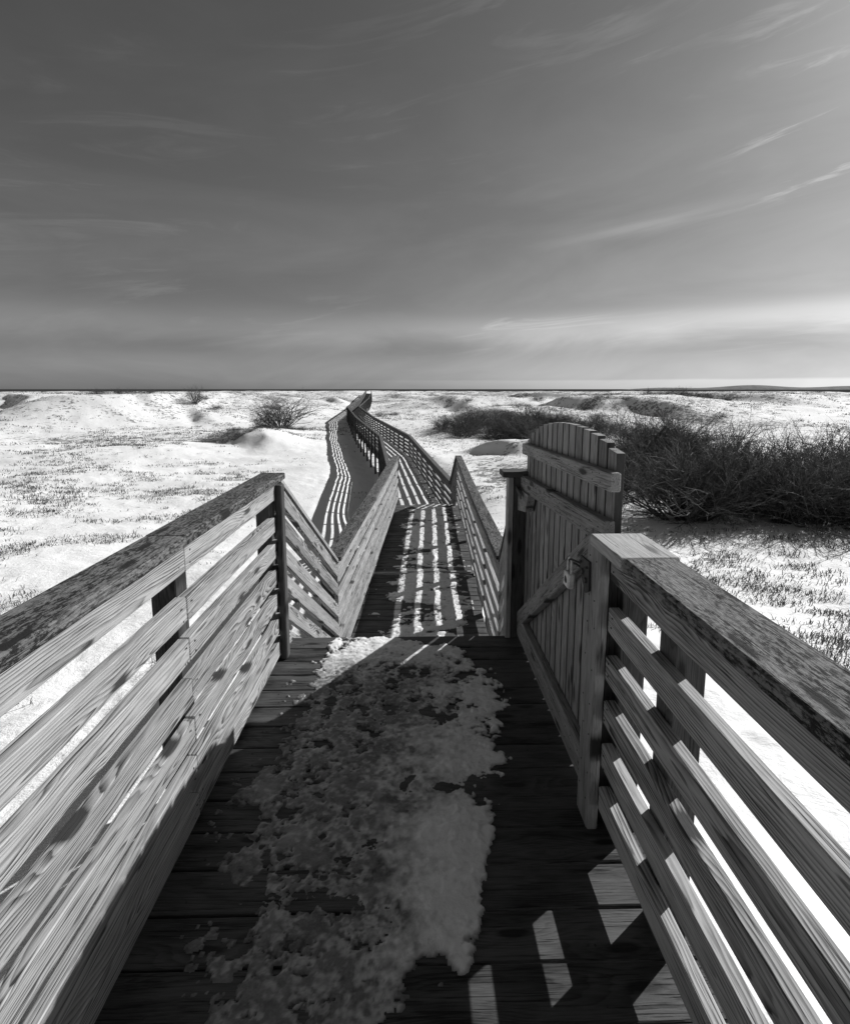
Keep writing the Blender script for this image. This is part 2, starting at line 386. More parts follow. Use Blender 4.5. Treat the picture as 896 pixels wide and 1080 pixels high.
def deck_run(name, label, pts, half, mat_, step=.1455, joint=None, pil=2.4, w=.138):
    """pts: centre line (x,y,z top)"""
    t = thing(name, label, 'boardwalk', pts[0])
    mb = MB(); acc = 0; piers = []; lastp = -9
    tot = 0
    for a, b in zip(pts[:-1], pts[1:]):
        a = Vector(a); b = Vector(b); L = (b-a).length; d = (b-a)/L; n = Vector((d.y, -d.x, 0)).normalized()
        wd = Vector((d.x, d.y, d.z))
        u = step/2
        while u < L-step*.3:
            c = a+d*u; hh = half(c.y); jz = random.uniform(-.004, .002)
            mb.board(c-n*(hh+random.uniform(0, .02))+Vector((0, 0, jz-.019)), c+n*(hh+random.uniform(0, .02))+Vector((0, 0, jz-.019)), w, .038, wd=wd, jit=.001, ch=.004)
            u += step
        u = 0
        while u < L:
            if tot+u-lastp >= pil: piers.append((a+d*u, n, half((a+d*u).y))); lastp = tot+u
            u += .1
        tot += L
    mb.build('decking', mat_, t)
    for s_ in (-1, 1):
        mb = MB()
        for a, b in zip(pts[:-1], pts[1:]):
            a = Vector(a); b = Vector(b); d = (b-a).normalized(); n = Vector((d.y, -d.x, 0)).normalized(); h = half(a.y)
            h2 = half(b.y)
            mb.board(a+n*s_*(h-.02)+Vector((0, 0, -.14)), b+n*s_*(h2-.02)+Vector((0, 0, -.14)), .2, .045)
        mb.build('side_beam', W_DARK, t)
    for c, n, h in piers[:48]:
        for s_ in (-1, 1):
            p = c+n*s_*(h+.06); g = gz(p.x, p.y)
            if p.z-.25 > g-.3:
                mb = MB(); mb.board((p.x, p.y, g-.4), (p.x, p.y, p.z-.02), .11, .11, wd=(n.x, n.y, 0)); mb.build('piling', W_DARK, t)
    return t
def hw1(y): return .69
W1 = [(.02, 4.22, -.90), (.125, 6.75, -.96), (.285, 11.2, -1.0)]
deck_run('boardwalk', 'first straight stretch of boardwalk striped with sun and trodden snow', W1, hw1, W_WALK)
deck_run('boardwalk', 'long curving stretch of boardwalk winding away to the far dunes', L2[1:], lambda y: .74, W_WALK, step=.1455)
mb = MB(); mb.board((-.57, 6.75, -.953), (.79, 6.78, -.953), .05, .03, wd=(0, 1, 0), td=(0, 0, 1)); o = mb.build('joint_batten', W_PALE)
o.parent = [q for q in bpy.data.objects if q.name == 'boardwalk'][0]; o.location = -Vector(o.parent.location)

# ------------------------------------------------------------------ railings
def railing(name, label, pts, side, tops, H0=1.1, bw=.089, posts=(), wood_b=None, cap=True, capmat=None, capoff=.0, capw=.14, postmat=None, post_h=1.06, group=None, ends=True, top_w=None, seglen=None, post_down=.55, nail=True, capover=(0, 0), post_size=.089, segs_b=4):
    """pts: points on the INNER FACE of the boards, z = cap top. side=+1: rail stands on the right of the walk (boards' inner face looks to -x).
    tops: board top heights measured below the cap line as (H0-top)."""
    wood_b = wood_b or W_PALE; capmat = capmat or W_CAP; postmat = postmat or W_DARK
    t = thing(name, label, 'railing', pts[0], group)
    P = [Vector(p) for p in pts]
    segs = list(zip(P[:-1], P[1:]))
    def nrm(a, b):
        d = b-a; n = Vector((d.y, -d.x, 0)).normalized(); return n*side       # outward
    if cap:
        mb = MB()
        for i, (a, b) in enumerate(segs):
            n = nrm(a, b); d = (b-a).normalized(); o = n*(capw/2-.03+capoff)+Vector((0, 0, -.019))
            aa = a-d*(capover[0] if i == 0 else 0); bb = b+d*(capover[1] if i == len(segs)-1 else 0)
            mb.board(aa+o, bb+o, capw, .038, wd=n, td=(0, 0, 1), jit=.0015, segs=segs_b, ch=.005)
        mb.build('cap_rail', capmat, t)
    for j, top in enumerate(tops):
        mb = MB(); w = top_w if (j == 0 and top_w) else bw
        for a, b in segs:
            n = nrm(a, b); L = (b-a).length; k = max(1, round(L/seglen)) if seglen else 1
            for q in range(k):
                p = a+(b-a)*(q/k); r_ = a+(b-a)*((q+1)/k); g = (r_-p).normalized()*.0015
                o = n*.019+Vector((0, 0, top-H0-w/2+random.uniform(-.003, .003)))
                mb.board(p+o+g, r_+o-g+Vector((0, 0, random.uniform(-.004, .004))), w, .038, wd=(0, 0, 1), td=n, jit=.0018, segs=segs_b)
                if nail:
                    for e in (p+g*25, r_-g*25):
                        for zz in (-.022, .022): nails(mb, e+Vector((random.uniform(-.004, .004), random.uniform(-.01, .01), top-H0-w/2+zz+random.uniform(-.006, .006)))-n*.0003, -n, .0042)
        mb.build('rail_board', [wood_b, NAIL], t)
    cum = [0]
    for a, b in segs: cum.append(cum[-1]+(b-a).length)
    for u in posts:
        for i, (a, b) in enumerate(segs):
            if u <= cum[i+1]+1e-6: break
        p = a+(b-a)*((u-cum[i])/(cum[i+1]-cum[i])); n = nrm(a, b); q = p+n*(.038+post_size/2+.002)
        mb = MB(); mb.board((q.x, q.y, p.z-H0-post_down), (q.x, q.y, p.z-.040), post_size, post_size, wd=n, ch=.004)
        mb.build('post', postmat, t)
    return t
TL = [1.06, .87, .72, .57, .42, .27, .12]
TR = [1.08, .86, .69, .52, .35, .18]
TW = [1.06, .945, .76, .575, .39, .205]
# left side of the landing (run backwards so the near end sits behind the camera)
lr = railing('railing', 'pale knotty railing along the left side of the landing', [(-.80, -1.4, 1.10), (-.80, 1.70, 1.10), (-.80, 2.90, 1.10)], -1, TL, posts=(.2, 1.75, 3.15, 4.33), wood_b=W_LIGHT, capoff=.015, capw=.145, capover=(0, .12), segs_b=8)
# slim double post finishing that rail
mb = MB(); mb.board((-.779, 2.865, .0), (-.779, 2.865, 1.055), .038, .07, wd=(1, 0, 0), ch=.006); mb.build('end_post', W_DARK, lr)
mb = MB(); mb.board((-.815, 2.815, .80), (-.815, 2.815, 1.045), .03, .028, wd=(1, 0, 0), ch=.008); mb.build('end_cleat', W_DARK, lr)
# joints in the boards (butt joints with dark gaps) appear on nearer boards
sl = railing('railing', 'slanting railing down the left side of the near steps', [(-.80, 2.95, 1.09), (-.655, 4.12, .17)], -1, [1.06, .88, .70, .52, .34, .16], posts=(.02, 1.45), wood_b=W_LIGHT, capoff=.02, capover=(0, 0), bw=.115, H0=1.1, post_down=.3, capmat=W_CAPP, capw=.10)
wl = railing('railing', 'pale railing on the left of the first straight walkway', [(-.655, 4.12, .19), (-.55, 6.75, .14), (-.375, 11.25, .11)], -1, TW, posts=(.05, 1.3, 2.6, 4.2, 5.7, 7.08), wood_b=W_PALE, seglen=2.4, capmat=W_CAP, bw=.10, capw=.15)
# right side
hp = thing('gate_post', 'dark square post with a small cap that the gate is hinged on', 'post', (.64, 3.12, 0))
mb = MB(); mb.board((.600, 3.11, -.3), (.600, 3.11, 1.055), .032, .085, wd=(1, 0, 0)); mb.build('post_face', W_PALE, hp)
mb = MB(); mb.board((.655, 3.125, -.5), (.655, 3.125, 1.055), .072, .11, wd=(1, 0, 0)); mb.build('post_core', W_DARK, hp)
mb = MB(); mb.board((.545, 3.12, 1.075), (.705, 3.12, 1.075), .14, .036, wd=(0, 1, 0)); mb.build('post_cap', W_DARK, hp)
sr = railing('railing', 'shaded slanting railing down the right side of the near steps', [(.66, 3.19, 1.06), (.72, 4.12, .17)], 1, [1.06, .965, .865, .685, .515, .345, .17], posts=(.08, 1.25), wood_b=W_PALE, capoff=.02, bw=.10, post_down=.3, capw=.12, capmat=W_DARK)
wr = railing('railing', 'railing with a snow flecked cap on the right of the first walkway', [(.72, 4.12, .19), (.80, 6.75, .14), (.945, 11.25, .11)], 1, TW, posts=(.05, 1.3, 2.6, 4.2, 5.7, 7.08), wood_b=W_PALE, seglen=2.4, capmat=W_CAP, bw=.10)
# second stairs
railing('railing', 'short sloping rail on the left of the second flight of steps', [(-.375, 11.27, .10), (-.45, 12.25, -.70)], -1, TW, posts=(1.2,), wood_b=W_PALE, nail=False, capmat=W_FAR)
railing('railing', 'short sloping rail on the right of the second flight of steps', [(.945, 11.27, .10), (.88, 12.25, -.70)], 1, TW, posts=(1.2,), wood_b=W_FAR, nail=False, capmat=W_FAR)
def offset_path(pts, s_, off):
    out = []
    for i, p in enumerate(pts):
        a = Vector(pts[max(0, i-1)]); b = Vector(pts[min(len(pts)-1, i+1)]); d = b-a; n = Vector((d.y, -d.x, 0)).normalized()
        q = Vector(p)+n*s_*off; out.append((q.x, q.y, q.z+1.1))
    return out
lp = L2[1:]
tot = sum((Vector(b)-Vector(a)).length for a, b in zip(lp[:-1], lp[1:]))
for s_, lab in ((-1, 'shadowed railing on the left of the long curving boardwalk'), (1, 'open slatted railing on the right of the long curving boardwalk')):
    railing('railing', lab, offset_path(lp, s_, .69), s_, TW, posts=[.1+1.85*k for k in range(int(tot/1.85))], wood_b=W_FAR, capmat=W_FAR, bw=.10, nail=False, seglen=3.6, post_down=.35, segs_b=1)

# ------------------------------------------------------------------ near right railing
nr = railing('railing', 'dark weathered railing with sunlit board edges at the lower right', [(.66, -1.4, 1.12), (.66, 1.625, 1.12)], 1, TR, posts=(.2, 1.5, 2.7), wood_b=W_LIGHT, H0=1.12, top_w=.125, cap=False, segs_b=8)
mb = MB(); mb.board((.675, 1.375, 1.101), (.675, 1.625, 1.101), .175, .038, wd=(1, 0, 0), td=(0, 0, 1), ch=.004); mb.build('cap_rail', W_CAPP, nr)
mb = MB(); mb.board((.672, -1.4, 1.099), (.672, 1.372, 1.099), .155, .040, wd=(1, 0, 0), td=(0, 0, 1), ch=.006, segs=8, jit=.002); mb.build('cap_rail', W_CAP, nr)
lpst = thing('latch_post', 'upright latch post carrying the hasp between the gate and the near railing', 'post', (.66, 1.69, 0))
mb = MB(); mb.board((.645, 1.69, -.12), (.645, 1.69, 1.078), .118, .038, wd=(0, 1, 0), td=(1, 0, 0), ch=.004)
for z in np.arange(.1, 1.05, .13):
    for y in (1.72, 1.655): nails(mb, (.6259, y+random.uniform(-.008, .008), z+random.uniform(-.02, .02)), (-1, 0, 0), .0035)
mb.build('facing_board', [W_GATE, NAIL], lpst)
mb = MB(); mb.board((.752, 1.66, -.4), (.752, 1.66, 1.08), .089, .089, wd=(0, 1, 0)); mb.build('post_core', W_DARK, lpst)
mb = MB(); mb.board((.700, 1.70, .0), (.700, 1.70, 1.06), .06, .04, wd=(0, 1, 0), td=(1, 0, 0)); mb.build('packing', W_DARK, lpst)

# ------------------------------------------------------------------ gate
gate = thing('picket_gate', 'arched picket gate with diagonal brace, swung back against the right side of the landing', 'gate', (.70, 3.05, 0))
N = 15; Y0, Y1 = 3.10, 1.71; st = (Y0-Y1)/N
def arch(y):
    u = (y-Y1)/(Y0-Y1); base = 1.295+(1.235-1.295)*u
    return base+.175*math.sqrt(max(0, 1-((u-.48)/.525)**2))
for k in range(N):
    y = Y0-st*(k+.5); w = st-.0125+random.uniform(-.001, .001); yt = arch(y)
    ya, yb = y+w/2, y-w/2; za, zb = arch(ya), arch(yb)
    mb = MB(); rn = random.random()
    # picket as a prism with its top cut to the arch
    x0, x1 = .702, .731
    low = .035+random.uniform(-.01, .01)
    lv = [low, 1.0, None]
    vs = []; bc = []; ch = .0015; off = random.uniform(-4, 4)
    ring = [(ya-ch, x0), (yb+ch, x0), (yb, x0+ch), (yb, x1-ch), (yb+ch, x1), (ya-ch, x1), (ya, x1-ch), (ya, x0+ch)]
    for L in (low, .7, 1.):
        for (yy, xx) in ring: vs.append((xx, yy, L)); bc.append((L+off, yy-y, xx-.712))
    for (yy, xx) in ring:
        zt = (za+zb)/2+.35*(za-zb)*((yy-(ya+yb)/2)/(ya-yb)); vs.append((xx, yy, zt)); bc.append((zt+off, yy-y, xx-.713))
    fs = []
    for q in range(3):
        for j in range(8): fs.append((q*8+j, q*8+(j+1) % 8, (q+1)*8+(j+1) % 8, (q+1)*8+j))
    fs.append(tuple(range(7, -1, -1))); fs.append(tuple(24+j for j in range(8)))
    fs = [tuple(reversed(f)) for f in fs]
    mb.add(vs, fs, bc, rn)
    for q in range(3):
        for j in (1, 2, 3, 5, 6, 7): mb.mi[q*8+j] = 1  # side faces get the painted gap shade
    mb.build('picket', [W_GATE, W_EDGE_SHADE], gate)
def gb(name, y0, z0, y1, z1, w, x, t=.038, m=W_GATE, nl=True, wd=None, nn=1):
    mb = MB(); d = Vector((0, y1-y0, z1-z0)).normalized(); wv = wd or Vector((0, -d.z, d.y))
    mb.board((x, y0, z0), (x, y1, z1), w, t, wd=wv, td=(1, 0, 0), ch=.004, segs=4, jit=.001)
    if nl:
        for k in range(N):
            y = Y0-st*(k+.5)
            if not (min(y0, y1)+.01 < y < max(y0, y1)-.01): continue
            f = (y-y0)/(y1-y0); z = z0+(z1-z0)*f
            for e in (-.2, .2): nails(mb, (x-t/2-.0003, y+random.uniform(-.015, .015), z+w*e+random.uniform(-.006, .006)), (-1, 0, 0), .0034)
    return mb.build(name, [m, NAIL], gate)
gb('upper_rail', 3.07, 1.235, 1.665, 1.285, .066, .682)
gb('middle_rail', 3.09, 1.022, 1.70, 1.095, .089, .680, t=.042)
gb('bottom_rail', 3.09, .095, 1.755, .105, .14, .680, t=.042)
gb('diagonal_brace', 3.075, .115, 1.79, 1.035, .115, .677, t=.041, wd=Vector((0, .0, 1)))
mb = MB(); mb.board((.690, 3.105, .02), (.690, 3.105, 1.0), .038, .05, wd=(0, 1, 0), td=(1, 0, 0)); mb.build('hinge_stile', W_GATE, gate)
# short block below the middle rail at the hinge end
mb = MB()
v = [(3.085, .985), (2.80, 1.0), (2.86, .885), (3.085, .845)]
xs = (.645, .690)
vs = [(xs[0], a, b) for a, b in v]+[(xs[1], a, b) for a, b in v]
mb.add(vs, [(0, 1, 2, 3), (7, 6, 5, 4), (0, 4, 5, 1), (1, 5, 6, 2), (2, 6, 7, 3), (3, 7, 4, 0)], [(a[1], a[2]-.9, a[0]-.66) for a in vs], .4)
mb.build('corner_block', W_GATE, gate)
# strap hinge plate
mb = MB(); mb.board((.6275, 3.06, .995), (.6275, 2.90, .965), .03, .005, wd=(0, 0, 1), td=(1, 0, 0), ch=.001); mb.build('hinge_strap', DSTEEL, gate)
# hasp and staple on the post
mb = MB(); hy = [(1.80, .985), (1.705, .99), (1.70, .885), (1.735, .865), (1.80, .93)]
vs = [(.617, a, b) for a, b in hy]+[(.625, a, b) for a, b in hy]
mb.add(vs, [(0, 1, 2, 3, 4), (9, 8, 7, 6, 5)]+[(k, k+5, (k+1) % 5+5, (k+1) % 5) for k in range(5)])
for (yy, z, rr_) in ((1.765, .935, .013), (1.73, .915, .012), (1.72, .965, .005), (1.785, .965, .005)): mb.disc((.617, yy, z), (-1, 0, 0), rr_, .007, 10)
mb.tube([(.618, 1.80, .955), (.606, 1.83, .953), (.598, 1.855, .950), (.598, 1.87, .942), (.604, 1.872, .932), (.608, 1.858, .934), (.612, 1.83, .940), (.618, 1.80, .94)], .004)
mb.build('hasp', [DSTEEL, DSTEEL], lpst)
# padlock, hanging open-sided from the hasp
pk = thing('padlock', 'steel padlock hanging from the hasp beside the gate', 'padlock', (.605, 1.835, .90))
c = (.602, 1.872)
mb = MB()
mb.board((c[0], c[1]+.004, .832), (c[0], c[1], .893), .064, .027, wd=(0, 1, 0), td=(1, 0, 0), ch=.006, segs=3)
mb.build('lock_body', STEEL, pk)
mb = MB(); pts = [(c[0], c[1]+.019, .885), (c[0]-.001, c[1]+.018, .925)]
for a in range(0, 181, 20): pts.append((c[0], c[1]-.003+.021*math.cos(R(a))-.004*math.sin(R(a)), .928+.024*math.sin(R(a))))
pts += [(c[0], c[1]-.022, .885)]
mb.tube(pts, .005, 8); mb.build('shackle', STEEL, pk)
mb = MB(); mb.disc((c[0]-.0137, c[1]+.002, .862), (-1, 0, 0), .015, .0015, 20, 0); mb.disc((c[0]-.0153, c[1]-.001, .860), (-1, 0, 0), .004, .0012, 10, 0)
mb.build('keyhole_boss', DSTEEL, pk)

# ------------------------------------------------------------------ snow lying on the decks
def snow_sheet(name, label, x0, x1, y0, y1, step, hfun, zfun):
    nx = int((x1-x0)/step); ny = int((y1-y0)/step)
    X, Y = np.meshgrid(np.linspace(x0, x1, nx), np.linspace(y0, y1, ny), indexing='ij')
    Hh, th = hfun(X, Y); Z = zfun(X, Y)+np.maximum(Hh, -.004)+.001
    vs = np.stack([X, Y, Z], -1).reshape(-1, 3)
    i, j = np.meshgrid(np.arange(nx-1), np.arange(ny-1), indexing='ij')
    ok = (np.maximum.reduce([Hh[:-1, :-1], Hh[1:, :-1], Hh[:-1, 1:], Hh[1:, 1:]]) > -.001)
    q = np.stack([i*ny+j, (i+1)*ny+j, (i+1)*ny+j+1, i*ny+j+1], -1)[ok]
    used = np.unique(q); mp = np.full(len(vs), -1); mp[used] = np.arange(len(used))
    m = bpy.data.meshes.new(name); m.from_pydata(vs[used].tolist(), [], mp[q].tolist())
    a = m.attributes.new('thin', 'FLOAT', 'POINT'); a.data.foreach_set('value', th.reshape(-1)[used].astype(np.float32))
    m.materials.append(SNOWP); m.polygons.foreach_set('use_smooth', np.ones(len(m.polygons), bool)); m.update()
    o = bpy.data.objects.new(name, m); COL.objects.link(o); return tag(o, label, 'snow', kind='stuff')
def h_land(X, Y):
    right = np.interp(Y, [.8, 1.5, 1.74, 2.05, 2.4, 2.76, 2.9, 3.02, 3.1], [.05, .20, .30, .44, .47, .44, .33, .05, -.3])
    left = np.interp(Y, [.8, 1.6, 1.9, 2.2, 2.6, 2.85, 3.1], [-.76, -.76, -.74, -.70, -.70, -.64, -.52])
    e = np.minimum(right-X, X-left)
    n1 = fbm(X*5, Y*6, 5, 4, .6); n2 = fbm(X*16, Y*19, 15, 4, .6); n3 = fbm(X*55, Y*60, 25, 3)
    body = sstep(-.08, .22, e+n1*.12)
    n4 = fbm(X*120, Y*130, 45, 2); n0 = fbm(X*2.2, Y*2.4, 105, 3)
    thinz = sstep(.26, -.08, X+(2.1-Y)*.10+n1*.26)*sstep(3.05, 2.5, Y)
    solid = sstep(-.30, .12, X+.1+n0*.2)*sstep(2.5, 1.9, Y+n0*.5)       # smoother packed part toward the viewer
    fld = body*.75-.30+n1*.42+n2*(.75-.45*solid)+n3*.22-thinz*.24+solid*.22
    cr = np.abs(fbm(X*8+n2*.5, Y*12, 61, 4, .6))
    fld = fld-.6*sstep(.0, -.08, e)
    fld = fld-.30*sstep(.055, .0, cr)*(1-.75*solid)
    slab = sstep(-.03, .16, fld)
    h = -.0045+slab*(.0075+.004*body*(1-thinz)+.008*n1+.0028*n2)+.0012*n3*slab+.0004*n4+.004*sstep(.05, .4, n2)*slab*(1-thinz)
    return np.where(e > -.10, h, -.01), np.clip(thinz*(.72+.7*n2+.45*n3+.4*n1)+sstep(.20, .0, fld)*.7+.30*sstep(-.05, .4, n3*.6-n2-n1*.4)*(1-.5*solid), 0, 1)
snow_sheet('trodden_snow', 'trodden patchy snow down the middle of the landing deck', -.78, .52, .75, 3.08, .005, h_land, lambda X, Y: 0*X)
def z_w1(X, Y): return np.interp(Y, [4.22, 6.75, 11.2], [-.90, -.96, -1.0])
def h_w1(X, Y):
    c = np.interp(Y, [4.2, 6.75, 11.2], [.02, .125, .285]); e = .56-np.abs(X-c-.06)
    n1 = fbm(X*4, Y*5, 7, 4, .6); n2 = fbm(X*14, Y*18, 17, 4, .6); n3 = fbm(X*40, Y*45, 27, 3)
    gap = np.abs(((Y-4.22)/.1455) % 1-.5)
    h = -.006+.016*sstep(-.05, .2, e+n1*.12)+.020*n1+.014*n2+.004*n3-.012*sstep(.42, .5, gap)
    h = h-.014*sstep(.2, .5, fbm(X*1.2+4, Y*3.2, 88, 3))
    h = h-.012*sstep(-.1, -.4, X-c)-.012*sstep(.30, .5, X-c)-.010*sstep(.07, 0, np.abs(n2))
    return np.where(e > -.1, h, -.01), sstep(.010, .0, h)*.35
snow_sheet('trodden_snow', 'footprinted snow along the first straight walkway', -.7, .95, 4.25, 11.2, .0125, h_w1, z_w1)
_L = np.array(L2[1:])
def h_l2(X, Y):
    c = np.interp(Y, _L[:, 1], _L[:, 0]); e = .5-np.abs(X-c)
    h = .004+.012*fbm(X*3, Y*2, 7, 4, .6)+.01*sstep(0, .2, e)
    return np.where(e > -.05, h, -.01), 0*h
snow_sheet('trodden_snow', 'snow along the start of the long curving boardwalk', -6.8, 1.0, 12.3, 50., .05, h_l2, lambda X, Y: np.interp(Y, _L[:, 1], _L[:, 2]))

# ------------------------------------------------------------------ shrubs
def shrub_mesh(seed, stems, H, spread, levels, rad, mname, m, twist=.35, kids=(4, 4, 3), upb=.5):
    rr = random.Random(seed); mb = MB()
    def grow(p, d, L, r, lv):
        n = 3; pts = [p]; rs = [r]; q = p.copy(); dd = d.copy()
        for k in range(n):
            dd = (dd+Vector((rr.gauss(0, twist), rr.gauss(0, twist), rr.gauss(0, twist*.6)+.07*upb))*.5).normalized()
            q = q+dd*(L/n); pts.append(q.copy()); rs.append(max(r*(1-.6*(k+1)/n), .0022))
        mb.tube(pts, rs, 3, smooth=True)
        if lv >= levels: return
        kk = kids[min(lv, len(kids)-1)]
        for c in range(kk):
            f = rr.uniform(.25, 1.); i = min(n-1, int(f*n)); b = pts[i]+(pts[i+1]-pts[i])*(f*n-i)
            nd = (dd+Vector((rr.gauss(0, .75), rr.gauss(0, .75), rr.gauss(.1, .45)))).normalized()
            grow(b, nd, L*rr.uniform(.45, .75), r*.5, lv+1)
    for k in range(stems):
        a = rr.uniform(0, 6.283); s_ = spread*math.sqrt(rr.random())
        d = Vector((math.cos(a)*s_, math.sin(a)*s_, 1)).normalized()
        p = Vector((math.cos(a)*.15*s_, math.sin(a)*.15*s_, -.1))
        grow(p, d, H*rr.uniform(.45, .65), rad*rr.uniform(.7, 1.2), 1)
    return mb.mesh(mname, m)
VASE = [shrub_mesh(100+k, 30, 3.6, 1.0, 4, .045, 'vase_shrub', BARK, .25, (4, 4, 3), .3) for k in range(2)]
DENSE = [shrub_mesh(200+k, 26, 2.3, 1.5, 4, .028, 'thicket_shrub', BARK2, .4, (5, 5, 3), .2) for k in range(3)]
def shrub(name, me, x, y, s_, label, group=None, rz=None, sz=1.):
    o = bpy.data.objects.new(name, me); COL.objects.link(o); o.location = (x, y, gz(x, y)-.03)
    o.scale = (s_, s_, s_*sz); o.rotation_euler.z = random.uniform(0, 6.28) if rz is None else rz
    return tag(o, label, 'shrub', group)
shrub('bare_shrub', VASE[0], -12.4, 47., 1.55, 'large bare branching shrub behind the grassy dune on the left', sz=.62)
shrub('bare_shrub', VASE[1], -14.6, 48.5, .62, 'smaller bare shrub against the left flank of the large one', sz=.9)
shrub('bare_shrub', VASE[1], -27.0, 63., .72, 'small fan shaped bare shrub by the bright dune at the left edge')
shrub('bare_shrub', VASE[0], 8.4, 34., .42, 'little bare shrub standing alone in front of the dark thicket')
for k in range(30):
    x = 2.2+k*.56+random.uniform(-.4, .4); y = 41.5+random.uniform(-1.5, 5.5)+max(0, k-18)*.25; s_ = .75+.55*math.exp(-((x-10)/4.5)**2)+random.uniform(-.15, .15)
    shrub('thicket_shrub', random.choice(DENSE), x, y, s_, 'dark bare shrub in the low thicket beyond the top of the gate', 'shrubs of the thicket beyond the gate', sz=.95)
for k in range(26):
    x = random.uniform(6.6, 19); y = random.uniform(12.6, 23)
    if x < y*.37: x += 3.2
    s_ = random.uniform(1.05, 1.5)*(.8 if x < y*.42 else 1)
    shrub('thicket_shrub', random.choice(DENSE), x, y, s_, 'tangled dark bare shrub in the tall thicket right of the gate', 'shrubs of the tall thicket right of the gate', sz=1.12)
for (x, y, s_) in [(8.0, 14.6, .8), (9.4, 15.4, .95), (10.8, 14.2, .9), (7.2, 17.5, .8), (12.4, 16.5, .95), (14.2, 15.2, .9)]:
    shrub('thicket_shrub', random.choice(VASE), x, y, s_*.8, 'tangled dark bare shrub in the tall thicket right of the gate', 'shrubs of the tall thicket right of the gate', sz=1.1)
for (x, y, s_) in [(10., 62., .8), (13., 63., .9), (16., 64., .8), (20., 60., .9), (23., 62., .9), (26., 61., .7), (32., 68., 1.2), (35., 67., 1.3), (38., 68., 1.2), (8., 78., .8), (20., 82., .9), (28., 84., .9), (33., 54., .8)]:
    shrub('thicket_shrub', random.choice(DENSE), x, y, s_, 'low dark shrub scattered over the far right dunes', 'shrubs on the far right dunes', sz=.55)
for (x, y, s_) in [(-15.9, 38.4, .42), (-15.2, 38.9, .5), (-14.6, 38.2, .5), (-13.8, 39.0, .5), (-13.2, 38.4, .45), (-12.6, 40.2, .4), (-11.5, 41.5, .5), (-24.5, 63., .6), (-27., 66., .5), (-10.2, 46., .45), (-11.4, 45.2, .5), (-13.4, 45.4, .45), (-16.4, 46.5, .5), (-18., 50., .5), (-36.5, 64., .8), (-39., 63., .8), (-12.2, 46.5, .45), (-33., 63.5, .6), (-4.6, 70., .7), (-3., 72., .6), (-19., 70., .7)]:
    shrub('dune_shrub', random.choice(DENSE), x, y, s_, 'low dark tuft of scrub on the snowy dunes left of the boardwalk', 'scrub tufts on the left dunes', sz=.6)

# ------------------------------------------------------------------ beach grass (stuff)
def grass():
    n = 110000
    a = rng.uniform(-R(48), R(48), n); r = 6.5*np.power(190/6.5, rng.random(n)**.75)
    x = r*np.sin(a); y = r*np.cos(a)
    m1 = fbm(x*.09, y*.12, 201, 4); m2 = fbm(x*.7, y*.9, 211, 3)
    m3 = fbm(x*2.4, y*3.4, 221, 3); dens = sstep(.12, .42, m1*.75+m2*.6+m3*.3)*1.2+.004+.10*sstep(.25, .5, m3)
    dens += 1.2*np.exp(-(((x-8)/8)**2+((y-42)/6)**2))*sstep(-.3, .2, m2)+.9*np.exp(-(((x-16)/10)**2+((y-60)/10)**2))*sstep(-.2, .2, m2)
    dens += .35*sstep(0, .3, m3)*np.exp(-(((x-8)/3.5)**2+((y-14)/5)**2))+1.3*np.exp(-(((x+15.6)/1.8)**2+((y-43.6)/.9)**2))+.25*sstep(0, .3, m3)*np.exp(-(((x-4)/2)**2+((y-22)/7)**2))
    dens *= 1-.97*np.exp(-((x+2.8+(y-15)*.12)/2.3)**4)*(y < 48)
    d, _ = pathdist(x, y); keep = (rng.random(n) < dens*.7)&(d > 1.1)
    x = x[keep]; y = y[keep]; r = r[keep]; z = ground(x, y); n = len(x); B = 5
    hgt = rng.uniform(.03, .11, n)*(1+r/70); V = []; F = []
    X = np.repeat(x, B); Y = np.repeat(y, B); Zb = np.repeat(z, B); H = np.repeat(hgt, B)*rng.uniform(.5, 1.2, n*B)
    sc = 1+np.repeat(r, B)/60
    X = X+rng.normal(0, .11, n*B)*sc; Y = Y+rng.normal(0, .04, n*B)*sc
    th = rng.uniform(0, 6.283, n*B); lean = rng.uniform(.4, 1.9, n*B)
    w = .004+.0003*np.repeat(r, B)
    dx = np.cos(th); dy = np.sin(th); px = -dy*w; py = dx*w
    b0 = np.stack([X-px, Y-py, Zb-.02], -1); b1 = np.stack([X+px, Y+py, Zb-.02], -1)
    m0 = np.stack([X+dx*lean*H*.4-px*.7, Y+dy*lean*H*.4-py*.7, Zb+H*.65], -1); m1_ = np.stack([X+dx*lean*H*.4+px*.7, Y+dy*lean*H*.4+py*.7, Zb+H*.65], -1)
    t = np.stack([X+dx*lean*H*1.1, Y+dy*lean*H*1.1, Zb+H*(1-.25*lean)], -1)
    vs = np.stack([b0, b1, m1_, m0, t], 1).reshape(-1, 3); k = np.arange(n*B)*5
    fs = np.stack([k, k+1, k+2, k+3], -1).tolist()+np.stack([k+3, k+2, k+4], -1).tolist()
    me = bpy.data.meshes.new('beach_grass'); me.from_pydata(vs.tolist(), [], fs); me.materials.append(plain('dry_grass', .11, .9, 0, 3., .5))
    o = bpy.data.objects.new('beach_grass', me); COL.objects.link(o); tag(o, 'sparse dry beach grass poking through the snow', 'grass', kind='stuff')
    print('grass tufts', n)
grass()

